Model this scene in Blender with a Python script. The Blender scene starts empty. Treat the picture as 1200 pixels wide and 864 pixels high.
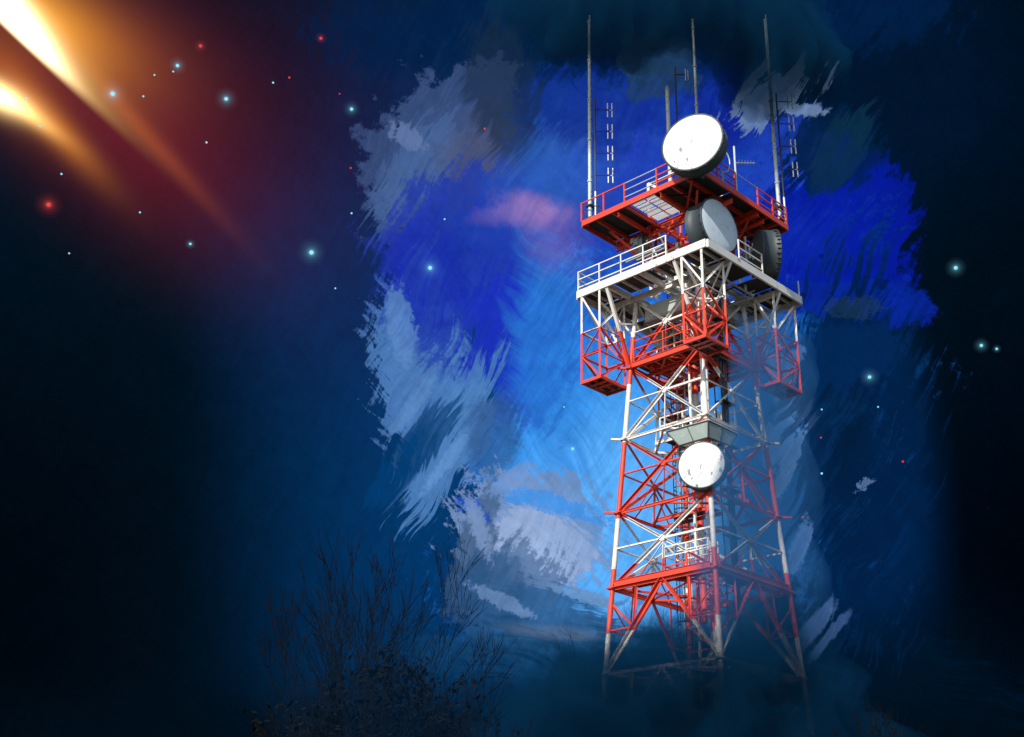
import bpy, bmesh, math, random
from mathutils import Vector, Matrix
random.seed(11)
R = math.radians
S = bpy.context.scene
COL = S.collection

# ------------------------------------------------------------------ helpers
def tag(o, label=None, cat=None, group=None, kind=None):
    for k, v in (('label', label), ('category', cat), ('group', group), ('kind', kind)):
        if v:
            o[k] = v
    return o

class MB:
    """collects plates, bars, tubes and lathed shapes; build() links them as ONE mesh object"""
    def __init__(s):
        s.v, s.f, s.sm, s.cut = [], [], [], []
    def add(s, vs, fs, smooth=False):
        b = len(s.v); s.cut.append((b, len(s.f)))
        s.v += [tuple(p) for p in vs]
        for f in fs:
            s.f.append(tuple(i + b for i in f)); s.sm.append(smooth)
        return s
    def box(s, a, b):
        (x0, y0, z0), (x1, y1, z1) = a, b
        vs = [(x, y, z) for z in (z0, z1) for x, y in ((x0, y0), (x1, y0), (x1, y1), (x0, y1))]
        return s.add(vs, [(3, 2, 1, 0), (4, 5, 6, 7), (0, 1, 5, 4), (1, 2, 6, 5), (2, 3, 7, 6), (3, 0, 4, 7)])
    @staticmethod
    def frame(a, b, up=(0, 0, 1)):
        d = (Vector(b) - Vector(a)).normalized()
        u = Vector(up)
        if abs(d.dot(u.normalized())) > .97:
            u = Vector((1, 0, 0)) if abs(d.x) < .9 else Vector((0, 1, 0))
        x = d.cross(u).normalized(); y = x.cross(d).normalized()
        return d, x, y
    def prof(s, a, b, pts, up=(0, 0, 1)):
        a, b = Vector(a), Vector(b)
        d, x, y = s.frame(a, b, up)
        n = len(pts)
        vs = [a + x * p + y * q for p, q in pts] + [b + x * p + y * q for p, q in pts]
        fs = [tuple(range(n - 1, -1, -1)), tuple(range(n, 2 * n))] + [(i, (i + 1) % n, n + (i + 1) % n, n + i) for i in range(n)]
        return s.add(vs, fs)
    def bar(s, a, b, w, h=None, up=(0, 0, 1)):
        w, h = w / 2, (h or w) / 2
        return s.prof(a, b, [(-w, -h), (w, -h), (w, h), (-w, h)], up)
    def angle(s, a, b, w, t=.014, up=(0, 0, 1), flip=1):
        h = w / 2; f = flip
        pts = [(-h * f, -h), (h * f, -h), (h * f, -h + t), ((-h + t) * f, -h + t), ((-h + t) * f, h), (-h * f, h)]
        if f < 0: pts.reverse()
        return s.prof(a, b, pts, up)
    def channel(s, a, b, w, h, t=.02, up=(0, 0, 1)):
        w, h = w / 2, h / 2
        pts = [(-w, -h), (w, -h), (w, -h + t), (t / 2, -h + t), (t / 2, h - t), (w, h - t), (w, h), (-w, h), (-w, h - t), (-t / 2, h - t), (-t / 2, -h + t), (-w, -h + t)]
        return s.prof(a, b, pts, up)
    def tube(s, a, b, r, r2=None, n=10, caps=True):
        a, b = Vector(a), Vector(b); r2 = r if r2 is None else r2
        d, x, y = s.frame(a, b)
        vs = []
        for p, q in ((a, r), (b, r2)):
            vs += [p + (x * math.cos(2 * math.pi * i / n) + y * math.sin(2 * math.pi * i / n)) * q for i in range(n)]
        s.add(vs, [(i, (i + 1) % n, n + (i + 1) % n, n + i) for i in range(n)], True)
        if caps:
            s.add(vs[:n], [tuple(range(n - 1, -1, -1))]); s.add(vs[n:], [tuple(range(n))])
        return s
    def path(s, pts, r, n=8):
        for a, b in zip(pts, pts[1:]):
            s.tube(a, b, r, n=n)
        return s
    def lathe(s, prof, n=48, smooth=True):
        """profile of (radius, y) turned about the local Y axis"""
        vs = []
        for r, y in prof:
            vs += [(r * math.cos(2 * math.pi * i / n), y, r * math.sin(2 * math.pi * i / n)) for i in range(n)]
        fs = []
        for k in range(len(prof) - 1):
            fs += [(k * n + i, k * n + (i + 1) % n, (k + 1) * n + (i + 1) % n, (k + 1) * n + i) for i in range(n)]
        return s.add(vs, fs, smooth)
    def each(s, name, mat, parent, origin=(0, 0, 0)):
        """one object for every piece that was added"""
        cuts = s.cut + [(len(s.v), len(s.f))]
        for (v0, f0), (v1, f1) in zip(cuts, cuts[1:]):
            q = MB(); q.add(s.v[v0:v1], [tuple(i - v0 for i in f) for f in s.f[f0:f1]]); q.build(name, mat, parent, origin)
    def build(s, name, mat, parent=None, origin=(0, 0, 0)):
        o = Vector(origin)
        me = bpy.data.meshes.new(name)
        me.from_pydata([Vector(p) - o for p in s.v], [], s.f)
        me.polygons.foreach_set('use_smooth', s.sm)
        bm = bmesh.new(); bm.from_mesh(me); bmesh.ops.recalc_face_normals(bm, faces=bm.faces); bm.to_mesh(me); bm.free()
        me.materials.append(mat); me.update()
        ob = bpy.data.objects.new(name, me); COL.objects.link(ob); ob.parent = parent
        return ob

def empty(name, matrix):
    o = bpy.data.objects.new(name, None); COL.objects.link(o); o.matrix_world = matrix; o.empty_display_size = .3
    return o

# ------------------------------------------------------------------ camera
F_PX, PITCH, ROLL = 1496.69, .41930, .02280
fw = Vector((0, math.cos(PITCH), math.sin(PITCH))); up0 = Vector((0, -math.sin(PITCH), math.cos(PITCH))); rt0 = Vector((1, 0, 0))
rt = rt0 * math.cos(ROLL) + up0 * math.sin(ROLL)
up = up0 * math.cos(ROLL) - rt0 * math.sin(ROLL)
EYE = Vector((0, 0, 1.6))
cd = bpy.data.cameras.new('camera'); cam = bpy.data.objects.new('camera', cd); COL.objects.link(cam)
m = Matrix((rt, up, -fw)).transposed().to_4x4(); m.translation = EYE
cam.matrix_world = m
cd.sensor_width = 36; cd.lens = F_PX / 1200 * 36; cd.clip_start = .1; cd.clip_end = 20000
S.camera = cam
def pixel_dir(px, py):
    """world direction of the camera ray through an image pixel"""
    return (fw * F_PX + rt * (px - 600) - up * (py - 432)).normalized()

# ------------------------------------------------------------------ materials
def lin(r, g, b):
    return tuple((c / 255 / 12.92 if c <= 10.3 else ((c / 255 + .055) / 1.055) ** 2.4) for c in (r, g, b)) + (1,)
def nodes_of(name):
    mt = bpy.data.materials.new(name); mt.use_nodes = True
    nt = mt.node_tree
    return mt, nt, nt.nodes['Principled BSDF']
def N(nt, typ, **kw):
    n = nt.nodes.new(typ)
    for k, v in kw.items():
        if k.startswith('i_'):
            n.inputs[k[2:].replace('_', ' ')].default_value = v
        else:
            setattr(n, k, v)
    return n
def L(nt, a, b):
    nt.links.new(a, b)
def math_n(nt, op, a, b=None, c=None, clamp=False):
    n = nt.nodes.new('ShaderNodeMath'); n.operation = op; n.use_clamp = clamp
    for i, q in enumerate((a, b, c)):
        if q is None: continue
        if isinstance(q, (int, float)): n.inputs[i].default_value = q
        else: nt.links.new(q, n.inputs[i])
    return n.outputs[0]
def mix_c(nt, fac, a, b, mode='MIX'):
    n = nt.nodes.new('ShaderNodeMix'); n.data_type = 'RGBA'; n.blend_type = mode
    for k, q in ((0, fac), (6, a), (7, b)):
        if isinstance(q, (int, float, tuple)): n.inputs[k].default_value = q
        else: nt.links.new(q, n.inputs[k])
    return n.outputs[2]
def smooth_n(nt, val, lo, hi):
    n = nt.nodes.new('ShaderNodeMapRange'); n.interpolation_type = 'SMOOTHSTEP'
    n.inputs['From Min'].default_value = lo; n.inputs['From Max'].default_value = hi
    nt.links.new(val, n.inputs['Value'])
    return n.outputs['Result']
def plain(name, col, rough=.55, metal=0, dirt=.35, scale=6, dirtcol=(.03, .025, .02, 1), bump=.05):
    mt, nt, b = nodes_of(name)
    tc = N(nt, 'ShaderNodeTexCoord')
    n1 = N(nt, 'ShaderNodeTexNoise', i_Scale=scale, i_Detail=8.0, i_Roughness=.65); L(nt, tc.outputs['Object'], n1.inputs['Vector'])
    f = smooth_n(nt, n1.outputs['Fac'], .5, .78)
    L(nt, mix_c(nt, math_n(nt, 'MULTIPLY', f, dirt), col, dirtcol), b.inputs['Base Color'])
    b.inputs['Roughness'].default_value = rough; b.inputs['Metallic'].default_value = metal
    if bump:
        bp = N(nt, 'ShaderNodeBump', i_Strength=bump, i_Distance=.02); L(nt, n1.outputs['Fac'], bp.inputs['Height']); L(nt, bp.outputs[0], b.inputs['Normal'])
    return mt

def flecked(name, col, fleck, scale, lo):
    mt, t, b = nodes_of(name); tc_ = N(t, 'ShaderNodeTexCoord')
    mp = N(t, 'ShaderNodeMapping'); mp.inputs['Scale'].default_value = (1.6, 1, .7); mp.inputs['Rotation'].default_value = (0, R(24), 0); L(t, tc_.outputs['Object'], mp.inputs['Vector'])
    n1 = N(t, 'ShaderNodeTexNoise', i_Scale=scale, i_Detail=7.0, i_Roughness=.62); L(t, mp.outputs[0], n1.inputs['Vector'])
    n2 = N(t, 'ShaderNodeTexNoise', i_Scale=1.1, i_Detail=4.0); L(t, tc_.outputs['Object'], n2.inputs['Vector'])
    f = math_n(t, 'MULTIPLY', smooth_n(t, n1.outputs['Fac'], lo, lo + .03), smooth_n(t, n2.outputs['Fac'], .50, .56))
    c_ = mix_c(t, n2.outputs['Fac'], col, tuple(q * .86 for q in col[:3]) + (1,))
    L(t, mix_c(t, math_n(t, 'MULTIPLY', f, .85), c_, fleck), b.inputs['Base Color']); b.inputs['Roughness'].default_value = .42
    return mt

def mast_paint(bands=((4.0, 8.2), (13.2, 16.0), (18.2, 21.7), (24.55, 26.95), (30.5, 34.6))):
    """aviation red and white bands of real paint, switching at fixed heights, with rust and chalking"""
    mt, nt, b = nodes_of('banded_paint')
    g = N(nt, 'ShaderNodeNewGeometry'); sx = N(nt, 'ShaderNodeSeparateXYZ'); L(nt, g.outputs['Position'], sx.inputs[0])
    n0 = N(nt, 'ShaderNodeTexNoise', i_Scale=1.3, i_Detail=2.0); L(nt, g.outputs['Position'], n0.inputs['Vector'])
    z = math_n(nt, 'ADD', sx.outputs['Z'], math_n(nt, 'MULTIPLY', math_n(nt, 'SUBTRACT', n0.outputs['Fac'], .5), .35))
    acc = None
    for lo, hi in bands:
        q = math_n(nt, 'MULTIPLY', math_n(nt, 'GREATER_THAN', z, lo), math_n(nt, 'LESS_THAN', z, hi))
        acc = q if acc is None else math_n(nt, 'ADD', acc, q)
    n1 = N(nt, 'ShaderNodeTexNoise', i_Scale=2.2, i_Detail=9.0, i_Roughness=.7); L(nt, g.outputs['Position'], n1.inputs['Vector'])
    mp = N(nt, 'ShaderNodeMapping'); mp.inputs['Scale'].default_value = (14, 14, 1.2); L(nt, g.outputs['Position'], mp.inputs['Vector'])
    n2 = N(nt, 'ShaderNodeTexNoise', i_Scale=1.0, i_Detail=5.0); L(nt, mp.outputs[0], n2.inputs['Vector'])
    white = mix_c(nt, n1.outputs['Fac'], (.82, .80, .75, 1), (.70, .68, .64, 1))
    red = mix_c(nt, n1.outputs['Fac'], (.80, .068, .026, 1), (.58, .040, .020, 1))
    c = mix_c(nt, acc, white, red)
    rust = math_n(nt, 'MULTIPLY', smooth_n(nt, n1.outputs['Fac'], .53, .66), smooth_n(nt, n2.outputs['Fac'], .42, .60))
    c = mix_c(nt, math_n(nt, 'MULTIPLY', rust, .75), c, (.17, .065, .025, 1))
    L(nt, c, b.inputs['Base Color'])
    b.inputs['Roughness'].default_value = .5
    bp = N(nt, 'ShaderNodeBump', i_Strength=.12, i_Distance=.02); L(nt, n1.outputs['Fac'], bp.inputs['Height']); L(nt, bp.outputs[0], b.inputs['Normal'])
    return mt

M = dict(
    paint=mast_paint(), cage=mast_paint(((20.0, 26.95),)),
    grating=plain('dark_grating', (.035, .038, .042, 1), .7, dirt=.6, scale=3, dirtcol=(.09, .04, .02, 1)),
    galv=plain('galvanised_steel', (.45, .50, .52, 1), .42, .35, .4, 9, (.10, .11, .11, 1)),
    mastw=plain('weathered_pale_mast', (.50, .58, .58, 1), .5, 0, .75, 5, (.12, .15, .15, 1)),
    dark=plain('dark_steel', (.030, .034, .040, 1), .5, .2, .3, 8),
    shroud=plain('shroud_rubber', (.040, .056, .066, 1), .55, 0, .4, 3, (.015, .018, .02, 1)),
    radome=flecked('white_radome', (.86, .87, .86, 1), (.10, .14, .15, 1), 3.2, .555),
    radome_shaded=plain('shaded_radome', (.62, .72, .80, 1), .45, 0, .5, 3.2, (.22, .26, .30, 1), .02),  # white radome with its blue-grey shade put into the colour
    dishback=plain('grey_dish_back', (.30, .35, .37, 1), .5, .1, .4, 4),
    cable=plain('cable_jacket', (.018, .022, .030, 1), .45, 0, .2, 4),
    panel=plain('shield_panel', (.33, .40, .38, 1), .4, 0, .5, 5, (.14, .17, .15, 1)),
    boxgrey=plain('cabinet_grey', (.42, .46, .46, 1), .5, 0, .4, 5, (.15, .12, .09, 1)),
    bark=plain('silhouette_bark', (.005, .006, .007, 1), .95, 0, .5, 8, (.003, .004, .004, 1), .3),  # near black: silhouette shade put into the bark colour
    concrete=plain('concrete', (.30, .29, .27, 1), .85, 0, .5, 3, (.12, .11, .10, 1)),
)

def translucent(name, col):
    mt, t, b = nodes_of(name); b.inputs['Base Color'].default_value = col
    tr = N(t, 'ShaderNodeBsdfTranslucent'); tr.inputs['Color'].default_value = col
    m_ = N(t, 'ShaderNodeMixShader'); m_.inputs[0].default_value = .75
    L(t, b.outputs[0], m_.inputs[1]); L(t, tr.outputs[0], m_.inputs[2]); L(t, m_.outputs[0], t.nodes['Material Output'].inputs['Surface'])
    return mt
def smoky(name, col, clear):
    mt, t, b = nodes_of(name); b.inputs['Base Color'].default_value = col; b.inputs['Roughness'].default_value = .35
    tr = N(t, 'ShaderNodeBsdfTransparent'); tr.inputs['Color'].default_value = (.72, .80, .78, 1)
    m_ = N(t, 'ShaderNodeMixShader'); m_.inputs[0].default_value = clear
    L(t, b.outputs[0], m_.inputs[1]); L(t, tr.outputs[0], m_.inputs[2]); L(t, m_.outputs[0], t.nodes['Material Output'].inputs['Surface'])
    return mt
M['smoky'] = smoky('smoky_sheet', (.40, .48, .45, 1), .38)
M['pale'] = translucent('pale_sheet', (.82, .86, .86, 1))
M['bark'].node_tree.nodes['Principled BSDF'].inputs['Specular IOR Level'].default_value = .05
# ------------------------------------------------------------------ tower frame of reference
CX, CY, TH = 8.1916, 53.0, .77933
TM = Matrix.Translation((CX, CY, 0)) @ Matrix.Rotation(-TH, 4, 'Z')
def at_tower(p, rz=0):
    return TM @ Matrix.Translation(p) @ Matrix.Rotation(rz, 4, 'Z')
A = lambda z: 2.646 - .0656 * (z - 15.16)                 # half width of the lattice at height z
CS = [(-1, -1), (1, -1), (1, 1), (-1, 1)]
def cor(i, z):
    a = A(z); return Vector((CS[i % 4][0] * a, CS[i % 4][1] * a, z))
def lerp(a, b, t): return Vector(a).lerp(Vector(b), t)

tower = empty('lattice_tower', TM)
tag(tower, 'tall red and white lattice telecom tower carrying two platforms of dishes', 'tower')
P = M['paint']
def part(mb, name, mat=P, parent=tower): return mb.build(name, mat, parent)

LEV = [.35, 4.0, 7.8, 11.55, 15.16, 18.47, 21.88, 25.35, 28.75]
# legs with flanged joints
for i in range(4):
    b = MB()
    for z0, z1 in zip(LEV, LEV[1:]):
        b.tube(cor(i, z0), cor(i, z1), .108, n=14)
        c = cor(i, z1); b.tube(c - Vector((0, 0, .045)), c + Vector((0, 0, .045)), .20, n=14)
    part(b, 'leg')
    f = MB(); c = cor(i, 0); f.box((c.x - .6, c.y - .6, -.3), (c.x + .6, c.y + .6, .35)); part(f, 'footing', M['concrete'])
NRM = [Vector((0, -1, 0)), Vector((1, 0, 0)), Vector((0, 1, 0)), Vector((-1, 0, 0))]
for k in range(4):                                        # four faces
    n = NRM[k]
    for j, z in enumerate(LEV[1:-1]):
        b = MB(); w = .22 if abs(z - 15.16) < .1 else .13
        p, q = cor(k, z), cor(k + 1, z); d = (q - p).normalized()
        b.channel(p + d * .12, q - d * .12, .09, w); part(b, 'horizontal_beam')
    for j in range(len(LEV) - 1):
        z0, z1 = LEV[j], LEV[j + 1]
        p0, q0, p1, q1 = cor(k, z0), cor(k + 1, z0), cor(k, z1), cor(k + 1, z1)
        e = n * .035
        if z1 < 15.3:                                     # K bracing in the lower storeys
            mid = (p1 + q1) / 2
            for s0, sgn in ((p0, 1), (q0, -1)):
                b = MB(); b.angle(s0 + e, mid + e, .16, .02, up=n, flip=sgn); part(b, 'diagonal_brace')
                top = p1 if sgn > 0 else q1
                b = MB(); m_ = lerp(s0, mid, .5); b.angle(m_, lerp(s0, top, .5), .09, up=n); b.angle(m_, lerp(top, mid, .5) , .09, up=n)
                b.angle(m_ - n * .02, lerp(s0, top, .82), .07, up=n); part(b, 'secondary_brace')
        else:                                             # X bracing with sub-struts
            w0, w1 = (q0 - p0).length, (q1 - p1).length
            t = w0 / (w0 + w1)
            X = lerp(p0, q1, t)
            b = MB(); b.angle(p0 + e, q1 + e, .125, .016, up=n); part(b, 'diagonal_brace')
            b = MB(); b.angle(q0 - e, p1 - e, .125, .016, up=n, flip=-1); part(b, 'diagonal_brace')
            b = MB(); b.tube(X - n * .06, X + n * .06, .15, n=8); part(b, 'gusset')
            for a0, a1 in ((p0, p1), (q0, q1)):
                b = MB(); b.angle(lerp(a0, a1, t), X, .085, up=(0, 0, 1)); part(b, 'secondary_brace')
            b = MB(); b.angle(X, (p0 + q0) / 2, .075, up=n); part(b, 'secondary_brace')
            b = MB(); b.angle(lerp(q0, p1, .5) , lerp(p0, q0, .22), .05, up=n); b.angle(lerp(p0, q1, .5), lerp(p0, q0, .78), .05, up=n); part(b, 'tie_rod') if z1 < 22.5 else None
for z in LEV[3:8]:                                        # plan bracing
    ms = [(cor(i, z) + cor(i + 1, z)) / 2 for i in range(4)]
    for i in range(4):
        b = MB(); b.angle(ms[i], ms[(i + 1) % 4], .10); part(b, 'plan_brace')
        if z < 16:
            b = MB(); b.angle(ms[i], cor(i + 2, z), .09); part(b, 'plan_brace')
# gusset plates and short pegs where the chords meet the left leg
for z in LEV[4:8]:
    for k in range(4):
        c = cor(k, z); o_ = Vector((CS[k][0], CS[k][1], 0)).normalized()
        b = MB(); b.box(c + Vector((-.2, -.2, -.02)), c + Vector((.2, .2, .02)))
        if k in (0, 2) and z > 18: b.bar(c, c + o_ * .62, .09)
        part(b, 'node_plate')

def railing(mb_post, mb_rail, pts, z, h=1.05, rails=(1.0, .62, .22), r=.028, posts=None):
    for a, b in zip(pts, pts[1:]):
        a, b = Vector((*a, z)), Vector((*b, z))
        n = max(1, round((b - a).length / 1.35))
        for i in range(n + 1):
            p = lerp(a, b, i / n); mb_post.bar(p, p + Vector((0, 0, h)), r * 2)
        for q in rails:
            o = Vector((0, 0, q * h - .02)); mb_rail.bar(a + o, b + o, r * 1.7)

# ------------------------------------------------ white platform
wp = MB()
HW, ZB, ZT = 3.72, 28.82, 29.20
for a, b in (((-HW, -HW), (HW, -HW)), ((HW, -HW), (HW, HW)), ((HW, HW), (-HW, HW)), ((-HW, HW), (-HW, -HW))):
    a, b = Vector((*a, (ZB + ZT) / 2)), Vector((*b, (ZB + ZT) / 2)); d = (b - a).normalized()
    wp.bar(a + d * .05, b - d * .05, .10, ZT - ZB)
white_plat = part(wp, 'white_platform')
def sub(mb, name, mat, parent): return mb.build(name, mat, parent)
for s in (-1.92, 0, 1.92):
    for ax in (0, 1):
        if s == 0 and ax == 0:
            continue
        z0 = ZB + .13 + (.0 if ax else -.14)
        b = MB()
        a, c = ((-HW + .06, s, z0), (HW - .06, s, z0)) if ax == 0 else ((s, -HW + .06, z0), (s, HW - .06, z0))
        b.channel(a, c, .15, .26, .025); sub(b, 'joist', P, white_plat)
for s in (-3.1, -2.5, -1.3, -.6, .6, 1.3, 2.5, 3.1):
    b = MB(); b.channel((s, -HW + .06, ZT - .12), (s, -1.95, ZT - .12), .07, .12, .016); b.channel((s, 1.95, ZT - .12), (s, HW - .06, ZT - .12), .07, .12, .016)
    b.each('stringer', P, white_plat)
# deck plates round an open middle, some bays left open
bays = {(-1, -1): 1, (0, -1): .55, (1, -1): 1, (1, 0): .5, (1, 1): 1, (0, 1): 1, (-1, 1): 1, (-1, 0): .6}
for (i, j), full in bays.items():
    x0, x1 = {-1: (-3.66, -1.98), 0: (-1.86, 1.86), 1: (1.98, 3.66)}[i]
    y0, y1 = {-1: (-3.66, -1.98), 0: (-1.86, 1.86), 1: (1.98, 3.66)}[j]
    b = MB()
    if full == 1:
        b.box((x0, y0, ZT - .05), (x1, y1, ZT - .012))
    else:
        n = 9; ln = (x1 - x0) if i == 0 else (y1 - y0)
        for q in range(n):
            if q == 5: continue
            t0, t1 = q / n * ln, (q + .985) / n * ln
            if i == 0: b.box((x0 + t0, y0, ZT - .05), (x0 + t1, y1, ZT - .012))
            else: b.box((x0, y0 + t0, ZT - .05), (x1, y0 + t1, ZT - .012))
    sub(b, 'deck_plate', M['grating'], white_plat)
po, ra = MB(), MB()
railing(po, ra, [(-3.66, -3.66), (1.5, -3.66)], ZT)
railing(po, ra, [(3.66, -1.2), (3.66, .62)], ZT)
railing(po, ra, [(-3.66, -3.6), (-3.66, 3.6)], ZT)
railing(po, ra, [(-3.6, 3.66), (1.0, 3.66)], ZT)
po.each('rail_post', P, white_plat); ra.each('railing', P, white_plat)
# outrigger struts from the leg tops to the platform edge
for i, (sx, sy) in enumerate(CS):
    k0 = cor(i, 25.35)
    for tx, ty in ((1.92, 3.66), (3.66, 1.92)):
        b = MB(); b.angle(k0, (sx * tx, sy * ty, ZB + .02), .14, .02); part(b, 'outrigger')
    b = MB(); b.angle(cor(i, 27.0), (sx * 3.0, sy * 3.0, ZB), .10)
    m1 = lerp(k0, (sx * 1.92, sy * 3.66, ZB), .55); m2 = lerp(k0, (sx * 3.66, sy * 1.92, ZB), .55)
    b.angle(m1, cor(i, 27.6), .08); b.angle(m2, cor(i, 27.6), .08); b.angle(m1, m2, .08)
    part(b, 'outrigger')

# ------------------------------------------------ knee walkway (red) and lower walkway
def walkway(name, z, a, w, faces, rails=True, full=False):
    b = MB()
    for k in faces:
        p, q = cor(k, z), cor(k + 1, z); p = p * (a / A(z)); q = q * (a / A(z)); p.z = q.z = z
        d = (q - p).normalized(); n = NRM[k]
        b.channel(p + d * .15 + n * .12, q - d * .15 + n * .12, .09, .26, .02)
        b.channel(p + d * .4 - n * w, q - d * .4 - n * w, .08, .18, .02)
    o = part(b, name)
    j = MB(); g = MB(); po, ra = MB(), MB()
    if full:
        n = 6
        for i in range(1, n):
            t = -a + 2 * a * i / n
            j.channel((t, -a + .1, z - .02), (t, a - .1, z - .02), .08, .16, .016)
        for t in (-a * .5, a * .5): j.channel((-a + .1, t, z - .16), (a - .1, t, z - .16), .08, .13, .016)
        g.box((-a + .1, -a + .1, z + .09), (a - .1, -.15, z + .12)); g.box((-a + .1, 1.3, z + .09), (a - .1, a - .1, z + .12)); g.box((.2, -.147, z + .09), (a - .1, 1.297, z + .12))
    for k in faces:
        p, q = cor(k, z) * (a / A(z)), cor(k + 1, z) * (a / A(z)); p.z = q.z = z
        d = (q - p).normalized(); n = NRM[k]; ln = (q - p).length
        if not full:
            m0, m1 = p + d * .5 - n * (w - .05), q - d * .5 + n * .06
            g.box((min(m0.x, m1.x), min(m0.y, m1.y), z + .10), (max(m0.x, m1.x), max(m0.y, m1.y), z + .13))
            for i in range(1, 5):
                c = p + d * (ln * i / 5); j.channel(c + n * .06, c - n * w, .06, .13, .014)
        if rails:
            p2, q2 = p + d * .3 + n * .12, q - d * .3 + n * .12
            railing(po, ra, [(p2.x, p2.y), (q2.x, q2.y)], z + .12, r=.026)
    sub(j, 'joist', P, o); g.each('deck_plate', M['grating'], o)
    if rails:
        po.each('rail_post', P, o); ra.each('railing', P, o)
    return o
walkway('upper_walkway', 25.42, 1.98, .8, (0, 1, 2, 3), True, True)
walkway('lower_walkway', 15.30, 2.62, .75, (0, 1), False)
# short guard rail along the inner half of the lower walkway
po, ra = MB(), MB(); railing(po, ra, [(0.1, -2.55), (2.3, -2.55)], 15.43); railing(po, ra, [(0.1, -2.55), (0.1, -1.75)], 15.43); railing(po, ra, [(0.1, -1.75), (2.2, -1.75)], 15.43)
lr = part(ra, 'guard_rail'); po.each('rail_post', P, lr)
# small landing half way up
walk = MB(); walk.channel((-1.9, -.5, 18.5), (.9, -.5, 18.5), .08, .16, .016); walk.channel((-1.9, .5, 18.5), (.9, .5, 18.5), .08, .16, .016)
lo = part(walk, 'landing'); b = MB(); b.box((-1.3, -.45, 18.6), (.85, .45, 18.63)); sub(b, 'deck_plate', M['grating'], lo)
b = MB(); b.channel((-1.6, -.7, 22.0), (1.2, -.7, 22.0), .08, .16, .016); b.channel((-1.6, .6, 22.0), (1.2, .6, 22.0), .08, .16, .016)
lo = part(b, 'landing'); b = MB(); b.box((-1.4, -.65, 22.1), (1.1, .55, 22.13)); sub(b, 'deck_plate', M['grating'], lo)
po, ra = MB(), MB(); railing(po, ra, [(-1.4, -.65), (1.1, -.65), (1.1, .55)], 22.13); lo2 = part(ra, 'guard_rail'); po.each('rail_post', P, lo2)

# ------------------------------------------------ red upper platform
UZ0, UZ1 = 32.62, 32.90
ux0, ux1, uy0, uy1 = -3.45, 3.58, -3.66, 3.22
b = MB(); zc, hh = (UZ0 + UZ1) / 2, UZ1 - UZ0
for a, c in (((ux0, uy0), (ux1, uy0)), ((ux1, uy0), (ux1, uy1)), ((ux1, uy1), (1.35, uy1)), ((ux0, -.45), (ux0, uy0))):
    a, c = Vector((*a, zc)), Vector((*c, zc)); d = (c - a).normalized(); b.bar(a + d * .045, c - d * .045, .09, hh)
red_plat = part(b, 'red_platform')
b = MB(); b.channel((ux0 + .1, -1.12, UZ0 + .02), (1.3, -1.12, UZ0 + .02), .16, .34, .025); b.channel((1.35, -1.0, UZ0 + .02), (1.35, uy1 - .05, UZ0 + .02), .14, .3, .025)
b.channel((1.4, .82, UZ0 - .03), (ux1 - .06, .82, UZ0 - .03), .18, .42, .025); sub(b, 'girder', P, red_plat)
for x in (-2.55, -1.55, -.75, .95, 1.9, 2.75):
    j = MB(); j.channel((x, uy0 + .06, UZ0 + .07), (x, -1.05 if x < 1.3 else .7, UZ0 + .07), .10, .20, .02); sub(j, 'joist', P, red_plat)
for y in (1.55, 2.35):
    j = MB(); j.channel((1.42, y, UZ0 + .07), (ux1 - .06, y, UZ0 + .07), .10, .18, .02); sub(j, 'joist', P, red_plat)
for x in (2.1, 2.9):
    j = MB(); j.channel((x, .9, UZ0 + .03), (x, uy1 - .06, UZ0 + .03), .07, .12, .016); sub(j, 'joist', P, red_plat)
for k in range(2):
    j = MB(); j.angle((.98, uy0 + .1, UZ0), (2.9, -1.9, UZ0), .1); j.angle((2.9, uy0 + .2, UZ0 - .03), (1.1, -1.5, UZ0 - .03), .1) if k else None
    sub(j, 'cross_tie', P, red_plat)
g = MB()
g.box((ux0 + .06, uy0 + .06, UZ1 - .05), (-.82, -1.2, UZ1 - .012))
g.box((1.42, -1.1, UZ1 - .05), (ux1 - .06, uy1 - .06, UZ1 - .012))
g.box((1.0, uy0 + .06, UZ1 - .05), (ux1 - .06, -1.2, UZ1 - .012))
sub(g, 'deck_plate', M['grating'], red_plat)
# pale translucent-looking grating bay (open bars)
g = MB()
for q in range(4):
    for w in range(2):
        x0 = -.66 + w * .80; y0 = uy0 + .12 + q * .57
        g.box((x0, y0, UZ1 - .05), (x0 + .70, y0 + .47, UZ1 - .02))
g.each('pale_panel', M['pale'], red_plat)
po, ra, wr = MB(), MB(), MB()
yr = uy0
def posts(pts):
    for x, y in pts: po.bar((x, y, UZ1), (x, y, UZ1 + 1.03), .065)
posts([(-3.45, yr), (-2.07, yr), (-.8, yr), (1.1, yr), (2.4, yr), (3.55, -2.4), (3.55, -1.02), (3.55, .8), (3.55, 2.02), (3.55, 3.18), (-3.45, -.5), (-3.45, -2.0)])
for h in (1.0, .62, .24):
    ra.bar((-3.45, yr, UZ1 + h), (-.8, yr, UZ1 + h), .05) if h == 1.0 else None
    wr.bar((-.8, yr, UZ1 + h), (1.1, yr, UZ1 + h), .042)
    ra.bar((1.1, yr, UZ1 + h), (2.4, yr, UZ1 + h), .05)
    ra.bar((3.55, -3.0, UZ1 + h), (3.55, -1.02, UZ1 + h), .05)
    ra.bar((3.55, .8, UZ1 + h), (3.55, 3.18, UZ1 + h), .05)
    ra.bar((3.55, 3.18, UZ1 + h), (2.2, 3.18, UZ1 + h), .04)
    ra.bar((-3.45, yr, UZ1 + h), (-3.45, -.5, UZ1 + h), .035)
wr.bar((3.55, -1.02, UZ1 + 1.0), (3.55, .8, UZ1 + 1.0), .03)
po.each('rail_post', P, red_plat); ra.each('railing', P, red_plat); sub(wr, 'chain_rail', M['galv'], red_plat)

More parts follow.
